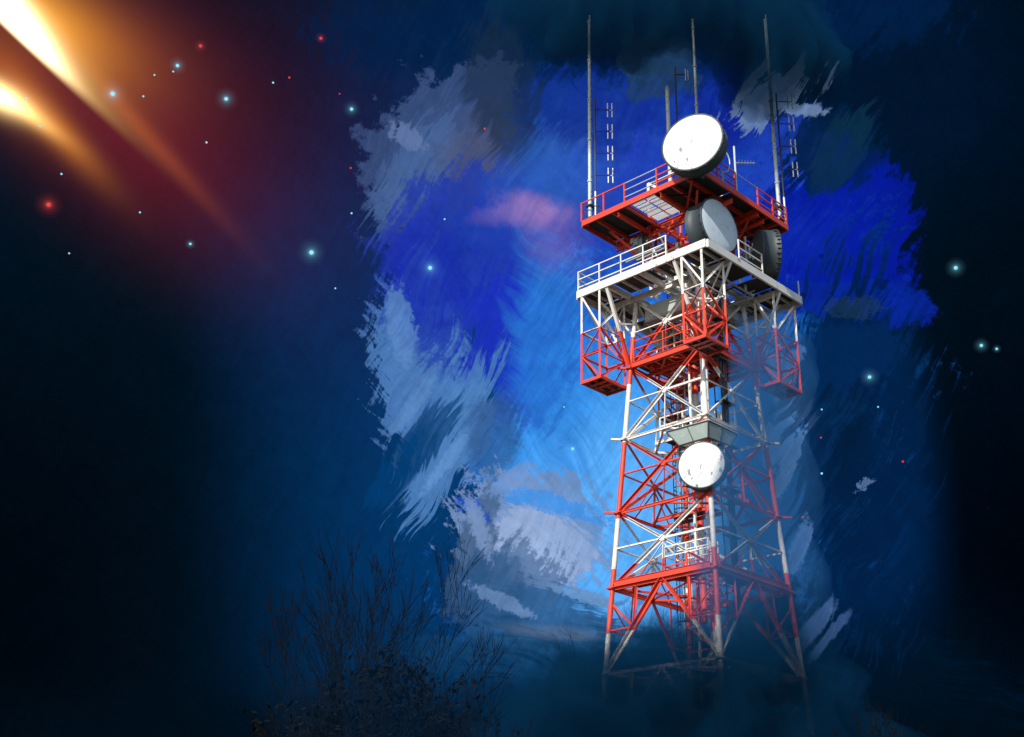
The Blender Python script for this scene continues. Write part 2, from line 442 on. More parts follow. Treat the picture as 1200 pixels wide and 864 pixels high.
# lattice core between and above the platforms
def core(z0, z1, a0, n, w=.13):
    cs = [(-a0, -a0), (a0, -a0), (a0, a0), (-a0, a0)]
    for i in range(4):
        b = MB(); b.tube((*cs[i], z0), (*cs[i], z1), .085, n=10); part(b, 'core_column')
    h = (z1 - z0) / n
    for q in range(n):
        b = MB()
        for i in range(4):
            p, c = cs[i], cs[(i + 1) % 4]; zz = z0 + q * h
            b.angle((*p, zz), (*c, zz + h), w); b.angle((*c, zz), (*p, zz + h), w); b.angle((*p, zz + h), (*c, zz + h), w)
        part(b, 'core_bracing')
core(29.0, 35.2, 1.25, 3, .12)
b = MB()
for s in (-1, 1):
    b.channel((s * 1.25, -3.6, 32.45), (s * 1.25, 3.1, 32.45), .12, .22, .02); b.channel((-3.3, s * 1.25, 32.3), (3.5, s * 1.25, 32.3), .12, .2, .02)
part(b, 'core_girder')
for x, y, tx, ty in ((-1.25, -1.25, -2.6, -2.6), (1.25, -1.25, 2.7, -2.8), (1.25, 1.25, 2.8, 2.6), (-1.25, 1.25, -2.6, 1.0), (-1.25, -1.25, -3.0, -1.1), (1.25, 1.25, 3.0, .8)):
    b = MB(); b.angle((x, y, 30.7), (tx, ty, 32.5), .11); part(b, 'knee_brace')

# ladder and riser pipes inside the tower
b = MB(); x0, x1, y = -1.30, -.86, .55
for x in (x0, x1): b.bar((x, y, 1.0), (x, y, 32), .05)
lad = part(b, 'ladder', M['galv'])
b = MB(); z = 1.2
while z < 31.8:
    b.tube((x0, y, z), (x1, y, z), .014, n=6); z += .3
sub(b, 'rungs', M['galv'], lad)
b = MB(); z = 4
while z < 31.5:
    pts = [(-1.08 + .42 * math.cos(t), y + .02 - .62 * math.sin(t), z) for t in [math.pi * i / 6 for i in range(7)]]
    for p, q in zip(pts, pts[1:]): b.bar(p, q, .012, .06)
    z += 1.0
for i in range(1, 6):
    t = math.pi * i / 6; b.bar((-1.08 + .42 * math.cos(t), y + .02 - .62 * math.sin(t), 4), (-1.08 + .42 * math.cos(t), y + .02 - .62 * math.sin(t), 31.4), .035, .01)
sub(b, 'safety_cage', M['dark'], lad)
for x, y, r in ((.95, -.55, .13), (1.55, -1.15, .10), (.55, -.95, .06), (.35, -.75, .05), (.7, -1.2, .045)):
    b = MB(); z = .3
    while z < 29:
        b.tube((x, y, z), (x, y, z + 2.7), r, n=14); b.tube((x, y, z + 2.66), (x, y, z + 2.74), r * 1.45, n=14); z += 2.7
    part(b, 'riser_pipe')
b = MB(); b.tube((-.55, .95, 14), (-.55, .95, 29), .14, n=12); part(b, 'riser_pipe')

# ------------------------------------------------ hanging cages under the four platform corners
def cage(label, x0, x1, y0, y1, z0, sx, sy):
    o = ((x0 + x1) / 2, (y0 + y1) / 2, z0)
    root = empty('hanging_cage', at_tower(o)); tag(root, label, 'cage', 'cages hanging under the platform corners')
    cs = [(x0, y0), (x1, y0), (x1, y1), (x0, y1)]
    for c in cs:
        b = MB(); b.angle((*c, z0), (*c, ZB), .11, .02); b.build('corner_post', M['cage'], root, o)
    b = MB()
    for i in range(4):
        p, q = cs[i], cs[(i + 1) % 4]
        b.bar((*p, z0 + .07), (*q, z0 + .07), .10, .14)
        for h in (1.35, 2.55): b.angle((*p, z0 + h), (*q, z0 + h), .08)
    b.each('frame', M['cage'], root, o)
    b = MB()
    for i in range(4):
        p, q = cs[i], cs[(i + 1) % 4]
        if i % 2: p, q = q, p
        b.angle((*p, z0 + 1.35), (*q, z0 + 2.55), .08); b.angle((*q, z0 + .1), (*p, z0 + 1.35), .08); b.angle((*q, z0 + 2.55), (*p, ZB), .08)
    b.each('brace', M['cage'], root, o)
    b = MB(); n = 4
    for i in range(n + 1):
        y = y0 + .12 + (y1 - y0 - .24) * i / n
        if i in (1, 2): b.box((x0 + .06, y - .10, z0 + .03), (x1 - .06, y + .10, z0 + .06))
    b.bar(((x0 + x1) / 2, y0, z0 + .10), ((x0 + x1) / 2, y1, z0 + .10), .08)
    b.build('floor_slats', M['cage'], root, o)
    b = MB(); b.box((x0 + .05, y0 + .05, z0 + .145), (x1 - .05, y1 - .05, z0 + .17)); b.build('floor_grating', M['grating'], root, o)
    return root
cage('red and white open cage hanging at the left corner of the white platform', -3.40, -2.32, -3.68, -1.92, 24.42, -1, -1)
cage('red cage hanging at the near middle corner, right of the walkway railing', 2.36, 3.42, -3.68, -2.10, 24.62, 1, -1)
cage('faded red cage hanging at the right corner of the white platform', 2.45, 3.45, 1.75, 3.50, 24.32, 1, 1)
cage('partly hidden red cage hanging at the rear, seen through the tower bracing', -3.42, -2.36, 1.95, 3.65, 24.42, -1, 1)

# ------------------------------------------------ dishes
def dish(label, pos, facing, Rr, depth, face_mat, tilt=0, lacing=False, shaded_back=False):
    """axis: local -Y is the way the dish looks; facing is degrees to the right of straight towards the viewer's side"""
    p = TM @ Vector(pos)
    mw = Matrix.Translation(p) @ Matrix.Rotation(R(facing), 4, 'Z') @ Matrix.Rotation(R(tilt), 4, 'X')
    root = empty('dish_antenna', mw); tag(root, label, 'dish antenna', 'microwave dishes on the tower')
    b = MB(); b.lathe([(.0001, -.07 * Rr), (Rr * .35, -.06 * Rr), (Rr * .7, -.035 * Rr), (Rr * .93, -.008 * Rr), (Rr * .985, .015)], 64); b.build('radome', face_mat, root)
    b = MB(); b.lathe([(Rr * .97, .0), (Rr * 1.02, .0), (Rr * 1.03, .02), (Rr * 1.03, .07), (Rr * 1.0, .08), (Rr * 1.0, depth), (Rr * 1.02, depth), (Rr * 1.02, depth + .05), (Rr * .98, depth + .05), (Rr * .98, .05)], 64)
    b.build('shroud', M['shroud'], root)
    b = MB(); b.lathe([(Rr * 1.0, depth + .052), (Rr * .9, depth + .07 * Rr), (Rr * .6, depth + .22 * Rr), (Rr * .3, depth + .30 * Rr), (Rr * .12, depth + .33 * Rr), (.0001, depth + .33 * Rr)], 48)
    b.build('reflector_back', M['shroud'] if shaded_back else M['dishback'], root)  # darker colour puts the shade onto one dish's back
    b = MB(); n = 34 if lacing else 22
    for i in range(n):
        t = 2 * math.pi * i / n; c, s_ = math.cos(t), math.sin(t)
        ln = .20 * (1 if i % 2 else .75) if lacing else .09
        b.bar((c * Rr * 1.035, .015, s_ * Rr * 1.035), (c * Rr * 1.02, .05 + ln, s_ * Rr * 1.02), .05 if lacing else .03, .03)
    b.build('clips', M['dark'] if not lacing else M['cable'], root)
    b = MB(); yb = depth + .3 * Rr
    for s_ in (-1, 1):
        b.tube((s_ * .28 * Rr, yb - .05, .35 * Rr), (s_ * .28 * Rr, yb - .05, -.35 * Rr), .05, n=8)
        b.tube((s_ * .6 * Rr, depth + .1, 0), (s_ * .1, yb + .35, 0), .035, n=8)
    b.box((-.22, yb, -.25), (.22, yb + .12, .25)); b.tube((0, yb + .2, -Rr * .8), (0, yb + .2, Rr * .8), .07, n=10)
    b.build('mount', M['galv'], root)
    return root
dish('large bright white dish on top of the red platform, highest of the dishes', (3.52, -4.20, 33.98), -29, 1.42, .62, M['radome'])
dish('white dish with blue grey shade in its colour, seen at a slant between the two platforms', (3.0, -1.60, 31.06), 42, 1.30, .90, M['radome_shaded'])
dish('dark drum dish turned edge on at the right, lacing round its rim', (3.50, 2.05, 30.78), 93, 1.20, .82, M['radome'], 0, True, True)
dish('small grey dish tucked under the left arm of the red platform', (-1.75, -1.55, 31.72), -78, .62, .30, M['dishback'])
dish('white dish on the near leg half way up the tower', (2.44, -3.0, 19.40), -24, .99, .42, M['radome'])
b = MB()
for z in (18.9, 19.8): b.tube((2.44, -2.45, z), (2.30, -2.30, z), .06, n=8)
part(b, 'dish_bracket', M['galv'])
b = MB(); b.tube((3.28, -3.2, 32.9), (3.28, -3.2, 35.2), .09, n=12); b.tube((3.28, -3.2, 34.6), (1.25, -1.25, 33.5), .05, n=8); part(b, 'dish_bracket')
b = MB(); b.tube((1.9, -.9, 29.2), (1.9, -.9, 32.5), .08, n=12); b.tube((2.0, 1.3, 29.2), (2.0, 1.3, 32.5), .08, n=12); b.tube((-1.4, -.6, 29.2), (-1.4, -.6, 32.5), .08, n=12); part(b, 'dish_bracket')

# ------------------------------------------------ ice shield above the lower dish
o = (1.45, -1.5, 20.7); root = empty('ice_shield', at_tower(o)); tag(root, 'grey green panelled ice shield right above the lower white dish', 'ice shield')
T = [(.40, -2.58, 21.47), (2.58, -2.58, 21.42), (2.58, -.5, 21.42), (.40, -.5, 21.47)]
Bt = [(1.0, -2.52, 20.72), (2.50, -2.52, 20.72), (2.50, -.9, 20.78), (1.0, -.9, 20.78)]
for i in range(4):
    for h in (0, 1):
        a, c = lerp(T[i], T[(i + 1) % 4], h / 2), lerp(T[i], T[(i + 1) % 4], (h + 1) / 2); d, e = lerp(Bt[i], Bt[(i + 1) % 4], h / 2), lerp(Bt[i], Bt[(i + 1) % 4], (h + 1) / 2)
        n = (c - a).cross(d - a).normalized() * .012
        b = MB(); g = [lerp(a, e, .03), lerp(c, d, .03), lerp(e, a, .03), lerp(d, c, .03)]
        b.add([q + n for q in g] + [q - n for q in g], [(0, 1, 2, 3), (7, 6, 5, 4), (0, 4, 5, 1), (1, 5, 6, 2), (2, 6, 7, 3), (3, 7, 4, 0)]); b.build('panel', M['smoky'], root, o)
b = MB()
for i in range(4):
    b.bar(T[i], T[(i + 1) % 4], .06); b.bar(Bt[i], Bt[(i + 1) % 4], .05); b.bar(T[i], Bt[i], .05)
    b.bar(lerp(T[i], T[(i + 1) % 4], .5), lerp(Bt[i], Bt[(i + 1) % 4], .5), .045)
b.bar(T[3], cor(3, 21.8) * .4 + Vector((0, 0, 13.1)), .06)
b.build('frame', M['dark'], root, o)
b = MB(); b.bar((.2, -2.5, 21.5), (2.6, -2.5, 21.47), .06, .09); b.bar((2.55, -2.5, 21.47), (2.55, -.4, 21.47), .06, .09); b.bar((1.0, -2.45, 21.53), (1.0, .2, 21.53), .05); b.bar((1.9, -2.45, 21.53), (1.9, .2, 21.53), .05)
b.build('support_rail', M['mastw'], root, o)

# ------------------------------------------------ masts and antennas on the platforms
def mast(label, x, y, z0, z1, r=.095, twin=True):
    o = (x, y, z0); root = empty('antenna_mast', at_tower(o)); tag(root, label, 'mast', 'tall pale masts on the red platform')
    b = MB(); z = z0; q = 0
    while z < z1 - .1:
        z2 = min(z + 2.4, z1); b.tube((x, y, z), (x, y, z2), r - q * .006, n=12); b.tube((x, y, z2 - .05), (x, y, z2 + .05), r + .03 - q * .006, n=12); z = z2; q += 1
    b.build('pole', M['mastw'], root, o)
    b = MB(); n = int((z1 - z0) / .42)
    for i in range(n):
        z = z0 + .5 + i * .42; s_ = 1 if i % 2 else -1
        b.bar((x, y, z), (x + s_ * .17, y, z + .02), .025)
    b.build('step_pegs', M['dark'], root, o)
    if twin:
        b = MB(); b.tube((x + .13, y - .1, z1 - 5.2), (x + .13, y - .1, z1 + .25), .035, n=8); b.build('whip', M['mastw'], root, o)
    b = MB()
    for dz in (.25, .95): b.box((x - .16, y - .16, z0 + dz), (x + .16, y + .16, z0 + dz + .07))
    b.bar((x + .05, y, z0 + 1.6), (x + .95 if x < 0 else x - .9, y - .05, z0 + .1), .06); b.bar((x, y + .05, z0 + 1.3), (x, y + .9 if y < 0 else y - .9, z0 + .1), .06)
    b.build('base_bracket', M['dark'], root, o)
mast('pale mast at the left corner of the red platform', -3.30, -3.22, UZ1, 45.0)
mast('pale mast behind the top white dish, middle of three', .45, .65, 35.2, 45.3, .08, False)
mast('pale mast at the right end of the red platform, dimmer than the left one', 3.32, 2.98, UZ1, 45.1)

def dipoles(label, x, y, z0, z1, n, step, arm, ztop):
    o = (x, y, z0); root = empty('dipole_array', at_tower(o)); tag(root, label, 'antenna', 'dipole arrays beside the masts')
    b = MB(); b.tube((x, y, z0), (x, y, z0 + 1.6), .055, n=10); b.build('pole_base', M['galv'], root, o)
    b = MB(); b.tube((x, y, z0 + 1.6), (x, y, z1), .045, n=10); b.build('pole', M['dark'], root, o)
    ax = Vector((.70, .71, 0)).normalized() * arm                # arms point across the view
    for i in range(n):
        z = ztop - i * step; c = Vector((x, y, z)); e = c + ax
        b = MB(); b.tube(c, e, .022, n=6); arm_o = b.build('arm', M['dark'], root, o)
        d = MB(); w = Vector(ax).normalized() * .11
        for s_ in (-1, 1):
            k = e + w * s_
            d.tube(k + Vector((0, 0, .06)), k + Vector((0, 0, .42)), .030, n=8); d.tube(k - Vector((0, 0, .06)), k - Vector((0, 0, .42)), .030, n=8)
        d.tube(e - w, e + w, .022, n=6)
        d.build('folded_dipole', M['radome'], arm_o, o)
    return root
dipoles('dipole array with four arms beside the left mast', -2.88, -3.30, UZ1, 39.9, 4, 1.27, .74, 39.25)
dipoles('dim dipole array with four arms beside the right mast', 3.50, 3.20, UZ1, 40.6, 4, 1.33, .66, 40.1)
o = (0, -1.15, 33.0); root = empty('pole_antenna', at_tower(o)); tag(root, 'short thick white pole standing behind the top dish on its left', 'antenna')
b = MB(); b.tube((0, -1.15, 33.0), (0, -1.15, 40.3), .10, n=14); b.build('pole', M['mastw'], root, o)
b = MB(); b.lathe([(.0001, 0)], 4) if False else b.tube((0, -1.15, 40.3), (0, -1.15, 40.42), .115, .06, n=14); b.build('cap', M['galv'], root, o)
b = MB(); b.bar((0, -1.15, 33.4), (0, -1.25, 33.4), .2); b.bar((0, -1.15, 34.6), (0, -1.25, 34.6), .2); b.build('clamp', M['dark'], root, o)
o = (.05, -.5, 33.0); root = empty('dipole_antenna', at_tower(o)); tag(root, 'thin dark pole with a single dipole arm above the top dish', 'antenna')
b = MB(); b.tube((.05, -.5, 33), (.05, -.5, 41.9), .045, n=10); b.build('pole', M['dark'], root, o)
e = Vector((.05, -.5, 41.45)) + Vector((.7, .71, 0)) * .52
b = MB(); b.tube((.05, -.5, 41.45), e, .028, n=6); b.build('arm', M['dark'], root, o)
b = MB(); b.tube(e - Vector((0, 0, .36)), e + Vector((0, 0, .36)), .03, n=8); b.tube(e - Vector((-.09, -.09, .3)), e + Vector((.09, .09, .3)), .02, n=8); b.build('dipole', M['galv'], root, o)
o = (3.55, -.93, UZ1); root = empty('yagi_antenna', at_tower(o)); tag(root, 'small yagi on a white pole at the right railing beside the top dish', 'antenna')
b = MB(); b.tube((3.55, -.93, UZ1), (3.55, -.93, 35.35), .05, n=10); b.build('pole', M['mastw'], root, o)
bm0, bm1 = Vector((3.55, -.93, 34.45)), Vector((3.55, -.93, 34.5)) + Vector((.62, .70, 0)) * 1.0
b = MB(); b.tube(bm0, bm1, .025, n=6); b.build('boom', M['galv'], root, o)
b = MB()
for i in range(6):
    c = lerp(bm0, bm1, .2 + .15 * i); h = .2 - .012 * i; b.tube(c - Vector((.4 * h, -.4 * h, h * .5)), c + Vector((.4 * h, -.4 * h, h * .5)), .016, n=6)
b.build('elements', M['galv'], root, o)
o = (3.55, -2.0, UZ1); root = empty('loop_antenna', at_tower(o)); tag(root, 'small pale loop antenna on the red railing right of the top dish', 'antenna')
b = MB(); c = Vector((3.58, -2.0, 34.05)); pts = [c + Vector((.42 * .35 * math.cos(t), .42 * .9 * math.cos(t), .62 * math.sin(t))) for t in [2 * math.pi * i / 20 for i in range(21)]]; b.path(pts, .035)
b.build('loop', M['galv'], root, o)
b = MB(); b.tube((3.55, -2.0, UZ1), (3.55, -2.0, 33.45), .04); b.build('post', M['galv'], root, o)
o = (3.66, 3.62, ZT); root = empty('whip_antenna', at_tower(o)); tag(root, 'short upright rod at the right corner of the white platform', 'antenna')
b = MB(); b.tube((3.66, 3.62, ZT - .3), (3.66, 3.62, ZT + .85), .045, .035, n=8); b.build('rod', M['mastw'], root, o)
b = MB(); b.box((3.60, 3.56, ZT - .30), (3.775, 3.68, ZT - .1)); b.build('bracket', M['galv'], root, o)

# waveguide cables down the right of the near leg
o = (2.0, -.5, 0); root = empty('cable_run', at_tower(o)); tag(root, 'run of dark cables hanging down the tower right of the near leg', 'cables')
for i, (x, y, r) in enumerate(((1.98, -.70, .055), (2.0, -.56, .055), (2.0, -.42, .05), (1.9, -.28, .03), (1.7, -.86, .03))):
    b = MB(); pts = []
    for k in range(24):
        z = .6 + k * 1.22
        pts.append((x + .25 * (1 - z / 29) + .015 * math.sin(k * 1.3 + i), y + .25 * (1 - z / 29) + .018 * math.sin(k * .9 + 2 * i), z))
    b.path(pts, r); b.build('cable', M['cable'], root, o)
b = MB()
for z in range(3, 28, 2): b.box((1.75 + .25 * (1 - z / 29), -.9, z), (2.2 + .25 * (1 - z / 29), .0, z + .04))
b.each('cable_tray', M['dark'], root, o)

# equipment between the platforms and under the white one
def cabinet(label, c, s, mat):
    x, y, z = c; w, d, h = s; o = (x, y, z - h / 2)
    root = empty('equipment_cabinet', at_tower(o)); tag(root, label, 'cabinet', 'equipment cabinets among the platforms')
    b = MB(); b.box((x - w / 2, y - d / 2, z - h / 2), (x + w / 2, y + d / 2, z + h / 2)); body = b.build('body', mat, root, o)
    md = body.modifiers.new('bevel', 'BEVEL'); md.width = .02; md.segments = 2
    b = MB(); b.box((x - w / 2 + .05, y - d / 2 - .025, z - h / 2 + .06), (x + w / 2 - .05, y - d / 2 - .002, z + h / 2 - .06)); b.build('door', mat, root, o)
    b = MB(); b.box((x - w / 2 - .06, y - d / 2 + .05, z - h / 2 - .05), (x + w / 2 + .06, y + d / 2 - .05, z - h / 2 - .002)); b.build('skid', M['galv'], root, o)
cabinet('large grey box slung under the middle of the white platform', (-.35, -1.0, 28.15), (2.3, .9, .75), M['boxgrey'])
cabinet('smaller grey box under the right of the white platform', (1.0, .9, 28.25), (1.0, 1.6, .6), M['boxgrey'])
cabinet('red cabinet standing on the white platform behind its railing', (-.3, -.4, 30.0), (.9, .5, 1.3), M['paint'])
cabinet('grey cabinet at the back of the white platform', (.6, .9, 29.95), (.8, .6, 1.2), M['dark'])
b = MB()
for x, y, x2, y2, z in ((-2.2, -1.9, -.1, -1.9, 30.95), (-1.3, -2.2, .3, -2.2, 30.6), (-1.9, -.8, .4, -.8, 31.4)):
    b.tube((x, y, z), (x2, y2, z + .05), .04, n=8)
b.tube((-.9, -1.9, 29.2), (-.55, -1.9, 31.0), .04, n=8); b.tube((.25, -2.0, 29.2), (-.5, -1.95, 31.0), .045, n=8)
part(b, 'dish_strut', M['galv'])
rnd = random.Random(4)
b = MB(); g = MB(); d_ = MB()
for i in range(60):
    x, y, z = rnd.uniform(-1.9, 2.0), rnd.uniform(-1.9, 1.6), rnd.uniform(29.5, 32.3)
    s_ = rnd.uniform(.05, .14); w = rnd.choice((b, g, d_)); w.box((x - s_, y - s_, z - s_ * 1.3), (x + s_, y + s_, z + s_ * 1.3))
b.each('junction_box', M['paint'], tower); g.each('junction_box', M['galv'], tower); d_.each('junction_box', M['dark'], tower)
for i in range(16):
    b = MB(); p = Vector((rnd.uniform(-2.2, 2.2), rnd.uniform(-2.0, 2.0), rnd.uniform(29.3, 30.8))); b.angle(p, p + Vector((rnd.uniform(-.9, .9), rnd.uniform(-.9, .9), rnd.uniform(.9, 1.7))), .07); part(b, 'stay', rnd.choice((P, P, M['galv'], M['dark'])))
for i in range(9):
    b = MB(); x, y = rnd.uniform(-1.1, 1.1), rnd.uniform(-1.2, 1.0); pts = []
    for k in range(9):
        z = 29.3 + k * .42; pts.append((x + .1 * math.sin(k + i), y + .1 * math.cos(k * 1.3 + i), z))
    b.path(pts, .028, 6); part(b, 'coax_cable', M['cable'])
b = MB()
for i in range(14):
    q = MB(); t_ = rnd.uniform(-3.2, 3.2); z = ZB - rnd.uniform(.02, .42); r_ = rnd.choice((.03, .04, .06)); u0, u1 = sorted((rnd.uniform(-3.4, 0), rnd.uniform(.3, 3.4)))
    q.tube((t_, u0, z), (t_, u1, z), r_, n=8) if i % 2 else q.tube((u0, t_, z), (u1, t_, z), r_, n=8)
    part(q, 'conduit', rnd.choice((M['galv'], M['mastw'], M['dark'])))
for i in range(10):
    q = MB(); x, y = rnd.uniform(-2.6, 2.6), rnd.uniform(-2.6, 2.6); w, d, h = rnd.uniform(.1, .3), rnd.uniform(.1, .4), rnd.uniform(.08, .2)
    q.box((x - w, y - d, ZB - .06 - h), (x + w, y + d, ZB - .03)); part(q, 'terminal_box', rnd.choice((M['boxgrey'], M['dark'], M['galv'], M['mastw'])))
for x, y in ((-1.4, -1.85), (1.7, -1.5), (2.9, .3), (-2.8, .2)):
    b.tube((x, y, ZB - .02), (x, y, ZB - .34), .07, n=10)
part(b, 'lamp_bracket', M['galv'])

# ------------------------------------------------ ground
gm = bpy.data.meshes.new('ground'); bm = bmesh.new()
rings = [0, 8, 16, 30, 50, 70, 100, 150, 250, 450, 900, 2000, 6000]; nn = 48; prev = None
rg = random.Random(3)
for r_ in rings:
    cur = [bm.verts.new((0, 20, 0))] if r_ == 0 else [bm.verts.new((r_ * math.cos(2 * math.pi * i / nn), 20 + r_ * math.sin(2 * math.pi * i / nn), rg.uniform(-.05, .05) if r_ < 90 else rg.uniform(-.2, 0) - (r_ - 90) * .004)) for i in range(nn)]
    if prev is not None:
        for i in range(nn):
            if len(prev) == 1: bm.faces.new((prev[0], cur[i], cur[(i + 1) % nn]))
            else: bm.faces.new((prev[i], cur[i], cur[(i + 1) % nn], prev[(i + 1) % nn]))
    prev = cur
bm.normal_update(); bm.to_mesh(gm); bm.free()
gm.materials.append(plain('ground_soil', (.035, .042, .022, 1), .95, 0, .7, .35, (.06, .045, .03, 1), .4))
go = bpy.data.objects.new('ground', gm); COL.objects.link(go); tag(go, kind='structure')

# ------------------------------------------------ bare trees
def bare_tree(label, px, dist, py_top, seed, spread=1.0, leaves=0, lean=0.0, levels=7, slim=.72):
    """a leafless tree on the ground, DIST metres off, its bearing and top height taken from image pixels"""
    d = pixel_dir(px, py_top); s_ = dist / math.hypot(d.x, d.y)
    base = Vector((d.x * s_, d.y * s_, -.1)); H = EYE.z + d.z * s_ + .1
    rn = random.Random(seed)
    root = empty('bare_tree', Matrix.Translation(base)); tag(root, label, 'tree', 'bare trees round the tower foot')
    tr, cr, lf = MB(), MB(), MB()
    tips = []
    def limb(mb, p, dr, ln, r, lev):
        n = 4 if lev < 3 else (3 if lev < 5 else 2); q = p; r = max(r, .009); rr = r; sub_pts = []
        for k in range(n):
            dr = (dr + Vector((rn.gauss(0, .17), rn.gauss(0, .17), rn.gauss(.03, .10)))).normalized()
            e = q + dr * (ln / n); r2 = r * (1 - .45 * (k + 1) / n)
            mb.tube(q, e, rr, r2, n=7 if lev < 2 else (5 if lev < 4 else 3), caps=False); q, rr = e, r2; sub_pts.append((e, r2, dr.copy()))
        if lev >= levels:
            tips.append(q); return
        kids = rn.choice((3, 3, 4)) if lev < 2 else rn.choice((2, 2, 3))
        for c in range(kids):
            pos, rad, dd = sub_pts[-1] if c == 0 else sub_pts[rn.randrange(max(0, n - 3), n)]
            ax = Vector((rn.gauss(0, 1), rn.gauss(0, 1), rn.gauss(0, .5)))
            ax = (ax - dd * ax.dot(dd)).normalized()
            ang = rn.uniform(.12, .35) if c == 0 else rn.uniform(.3, .75) * spread
            nd = (dd * math.cos(ang) + ax * math.sin(ang) + Vector((0, 0, .15))).normalized()
            limb(tr if lev < 1 else cr, pos, nd, ln * rn.uniform(.66, .86), rad * (.86 if c == 0 else rn.uniform(.5, .72)), lev + 1)
    limb(tr, Vector((0, 0, 0)), Vector((lean, 0, 1)).normalized(), H * .22, H * .015 + .05, 0)
    allz = max(v[2] for v in cr.v); k = H / allz
    for mb in (tr, cr):
        mb.v = [(x * k * slim, y * k * slim, z * k) for x, y, z in mb.v]
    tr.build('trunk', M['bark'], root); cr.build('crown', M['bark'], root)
    if leaves:
        for t in tips:
            if rn.random() < leaves:
                for _ in range(rn.choice((1, 2, 3))):
                    c = Vector((t.x * k * slim, t.y * k * slim, t.z * k)) + Vector((rn.gauss(0, .07), rn.gauss(0, .07), rn.gauss(0, .07))); a = Vector((rn.gauss(0, 1), rn.gauss(0, 1), rn.gauss(0, 1))).normalized() * .09; bb = a.orthogonal().normalized() * .045
                    lf.add([c - a, c + bb, c + a, c - bb], [(0, 1, 2, 3)])
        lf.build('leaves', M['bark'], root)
    return root
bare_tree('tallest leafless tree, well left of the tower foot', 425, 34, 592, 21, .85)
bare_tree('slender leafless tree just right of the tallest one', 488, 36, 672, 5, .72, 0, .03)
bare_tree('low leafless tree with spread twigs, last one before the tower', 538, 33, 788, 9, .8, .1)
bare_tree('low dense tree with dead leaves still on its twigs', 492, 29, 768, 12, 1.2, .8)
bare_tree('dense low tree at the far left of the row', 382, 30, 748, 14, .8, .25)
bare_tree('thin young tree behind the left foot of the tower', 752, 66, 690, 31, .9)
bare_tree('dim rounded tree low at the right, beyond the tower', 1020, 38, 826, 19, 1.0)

# ------------------------------------------------ added mist fading the tower's right side, foot, mast tops and the trees
def veil_mat(name, col, dens):
    mt = bpy.data.materials.new(name); mt.use_nodes = True; t = mt.node_tree; t.nodes.clear()
    o = t.nodes.new('ShaderNodeOutputMaterial'); v = t.nodes.new('ShaderNodeVolumePrincipled')
    v.inputs['Color'].default_value = col; v.inputs['Density'].default_value = dens; v.inputs['Anisotropy'].default_value = .1
    t.links.new(v.outputs[0], o.inputs['Volume']); return mt
def veil(label, puffs, mat, seed):
    """one added bank, an even mist with a torn outline, made of overlapping puffs"""
    from mathutils import noise as mn
    bm = bmesh.new()
    for (px, py, dist), (rx, ry, rz), tilt in puffs:
        d = pixel_dir(px, py); c = EYE + d * (dist / math.hypot(d.x, d.y))
        r_ = bmesh.ops.create_icosphere(bm, subdivisions=5, radius=1)
        for v in r_['verts']:
            p = v.co.copy(); q = Vector((p.x * rx, p.y * ry, p.z * rz))
            k = 1 + .42 * mn.fractal(q * .35 + Vector((seed, 0, 0)), .9, 2.1, 4) + .34 * mn.fractal(Vector((q.x * 1.6, q.y * .5, q.z * .45)) + Vector((0, seed, 0)), .8, 2.2, 4)
            q = q * k; q = Matrix.Rotation(R(tilt), 3, 'Y') @ q; v.co = q + c
    me = bpy.data.meshes.new('veil'); bm.to_mesh(me); bm.free(); me.materials.append(mat)
    o = bpy.data.objects.new('veil', me); COL.objects.link(o)
    md = o.modifiers.new('join', 'REMESH'); md.mode = 'VOXEL'; md.voxel_size = .22
    tag(o, label, 'veil', None, 'stuff'); return o
VEIL = veil_mat('blue_veil', (.05, .23, .56, 1), .22)  # scattering volumes put in only to fade what stands behind them
DUSK = veil_mat('dusk_veil', (.004, .055, .14, 1), .5)
veil('blue mist added to fade the right side of the tower', [((890, 560, 47), (1.7, 3.4, 5.2), 3), ((882, 660, 46), (1.9, 3.2, 3.6), -4), ((900, 440, 48), (1.4, 2.6, 2.6), 0)], VEIL, 3.1)
veil('thin blue mist added to fade the lower legs of the tower', [((790, 822, 47), (4.6, 4.5, 3.0), 0), ((885, 800, 47), (2.7, 4.5, 3.0), 5), ((700, 845, 47), (3.0, 4.5, 2.5), 0)], veil_mat('foot_veil', (.007, .075, .19, 1), .22), 8.4)
veil('dense dark mist added to hide the tower foot', [((790, 888, 46), (6.4, 5.0, 3.7), 0), ((890, 885, 46), (4.6, 5, 3.5), 3), ((690, 900, 46), (4.5, 5, 3.4), 0)], DUSK, 2.4)
veil('faint blue mist added to dim the bare trees', [((440, 790, 25), (1.9, 2.0, 2.2), 4), ((520, 850, 25), (2.0, 1.8, 1.3), 0)], veil_mat('tree_veil', (.005, .06, .16, 1), .05), 6.6)
veil('dark blue veil added to dim the mast tops', [((690, 20, 50), (3.6, 3, 2.6), 4), ((800, 10, 50), (4.2, 3, 2.4), 0), ((905, 55, 52), (3.2, 3, 3.4), -10)], veil_mat('high_veil', (.007, .07, .17, 1), .46), 5.2)
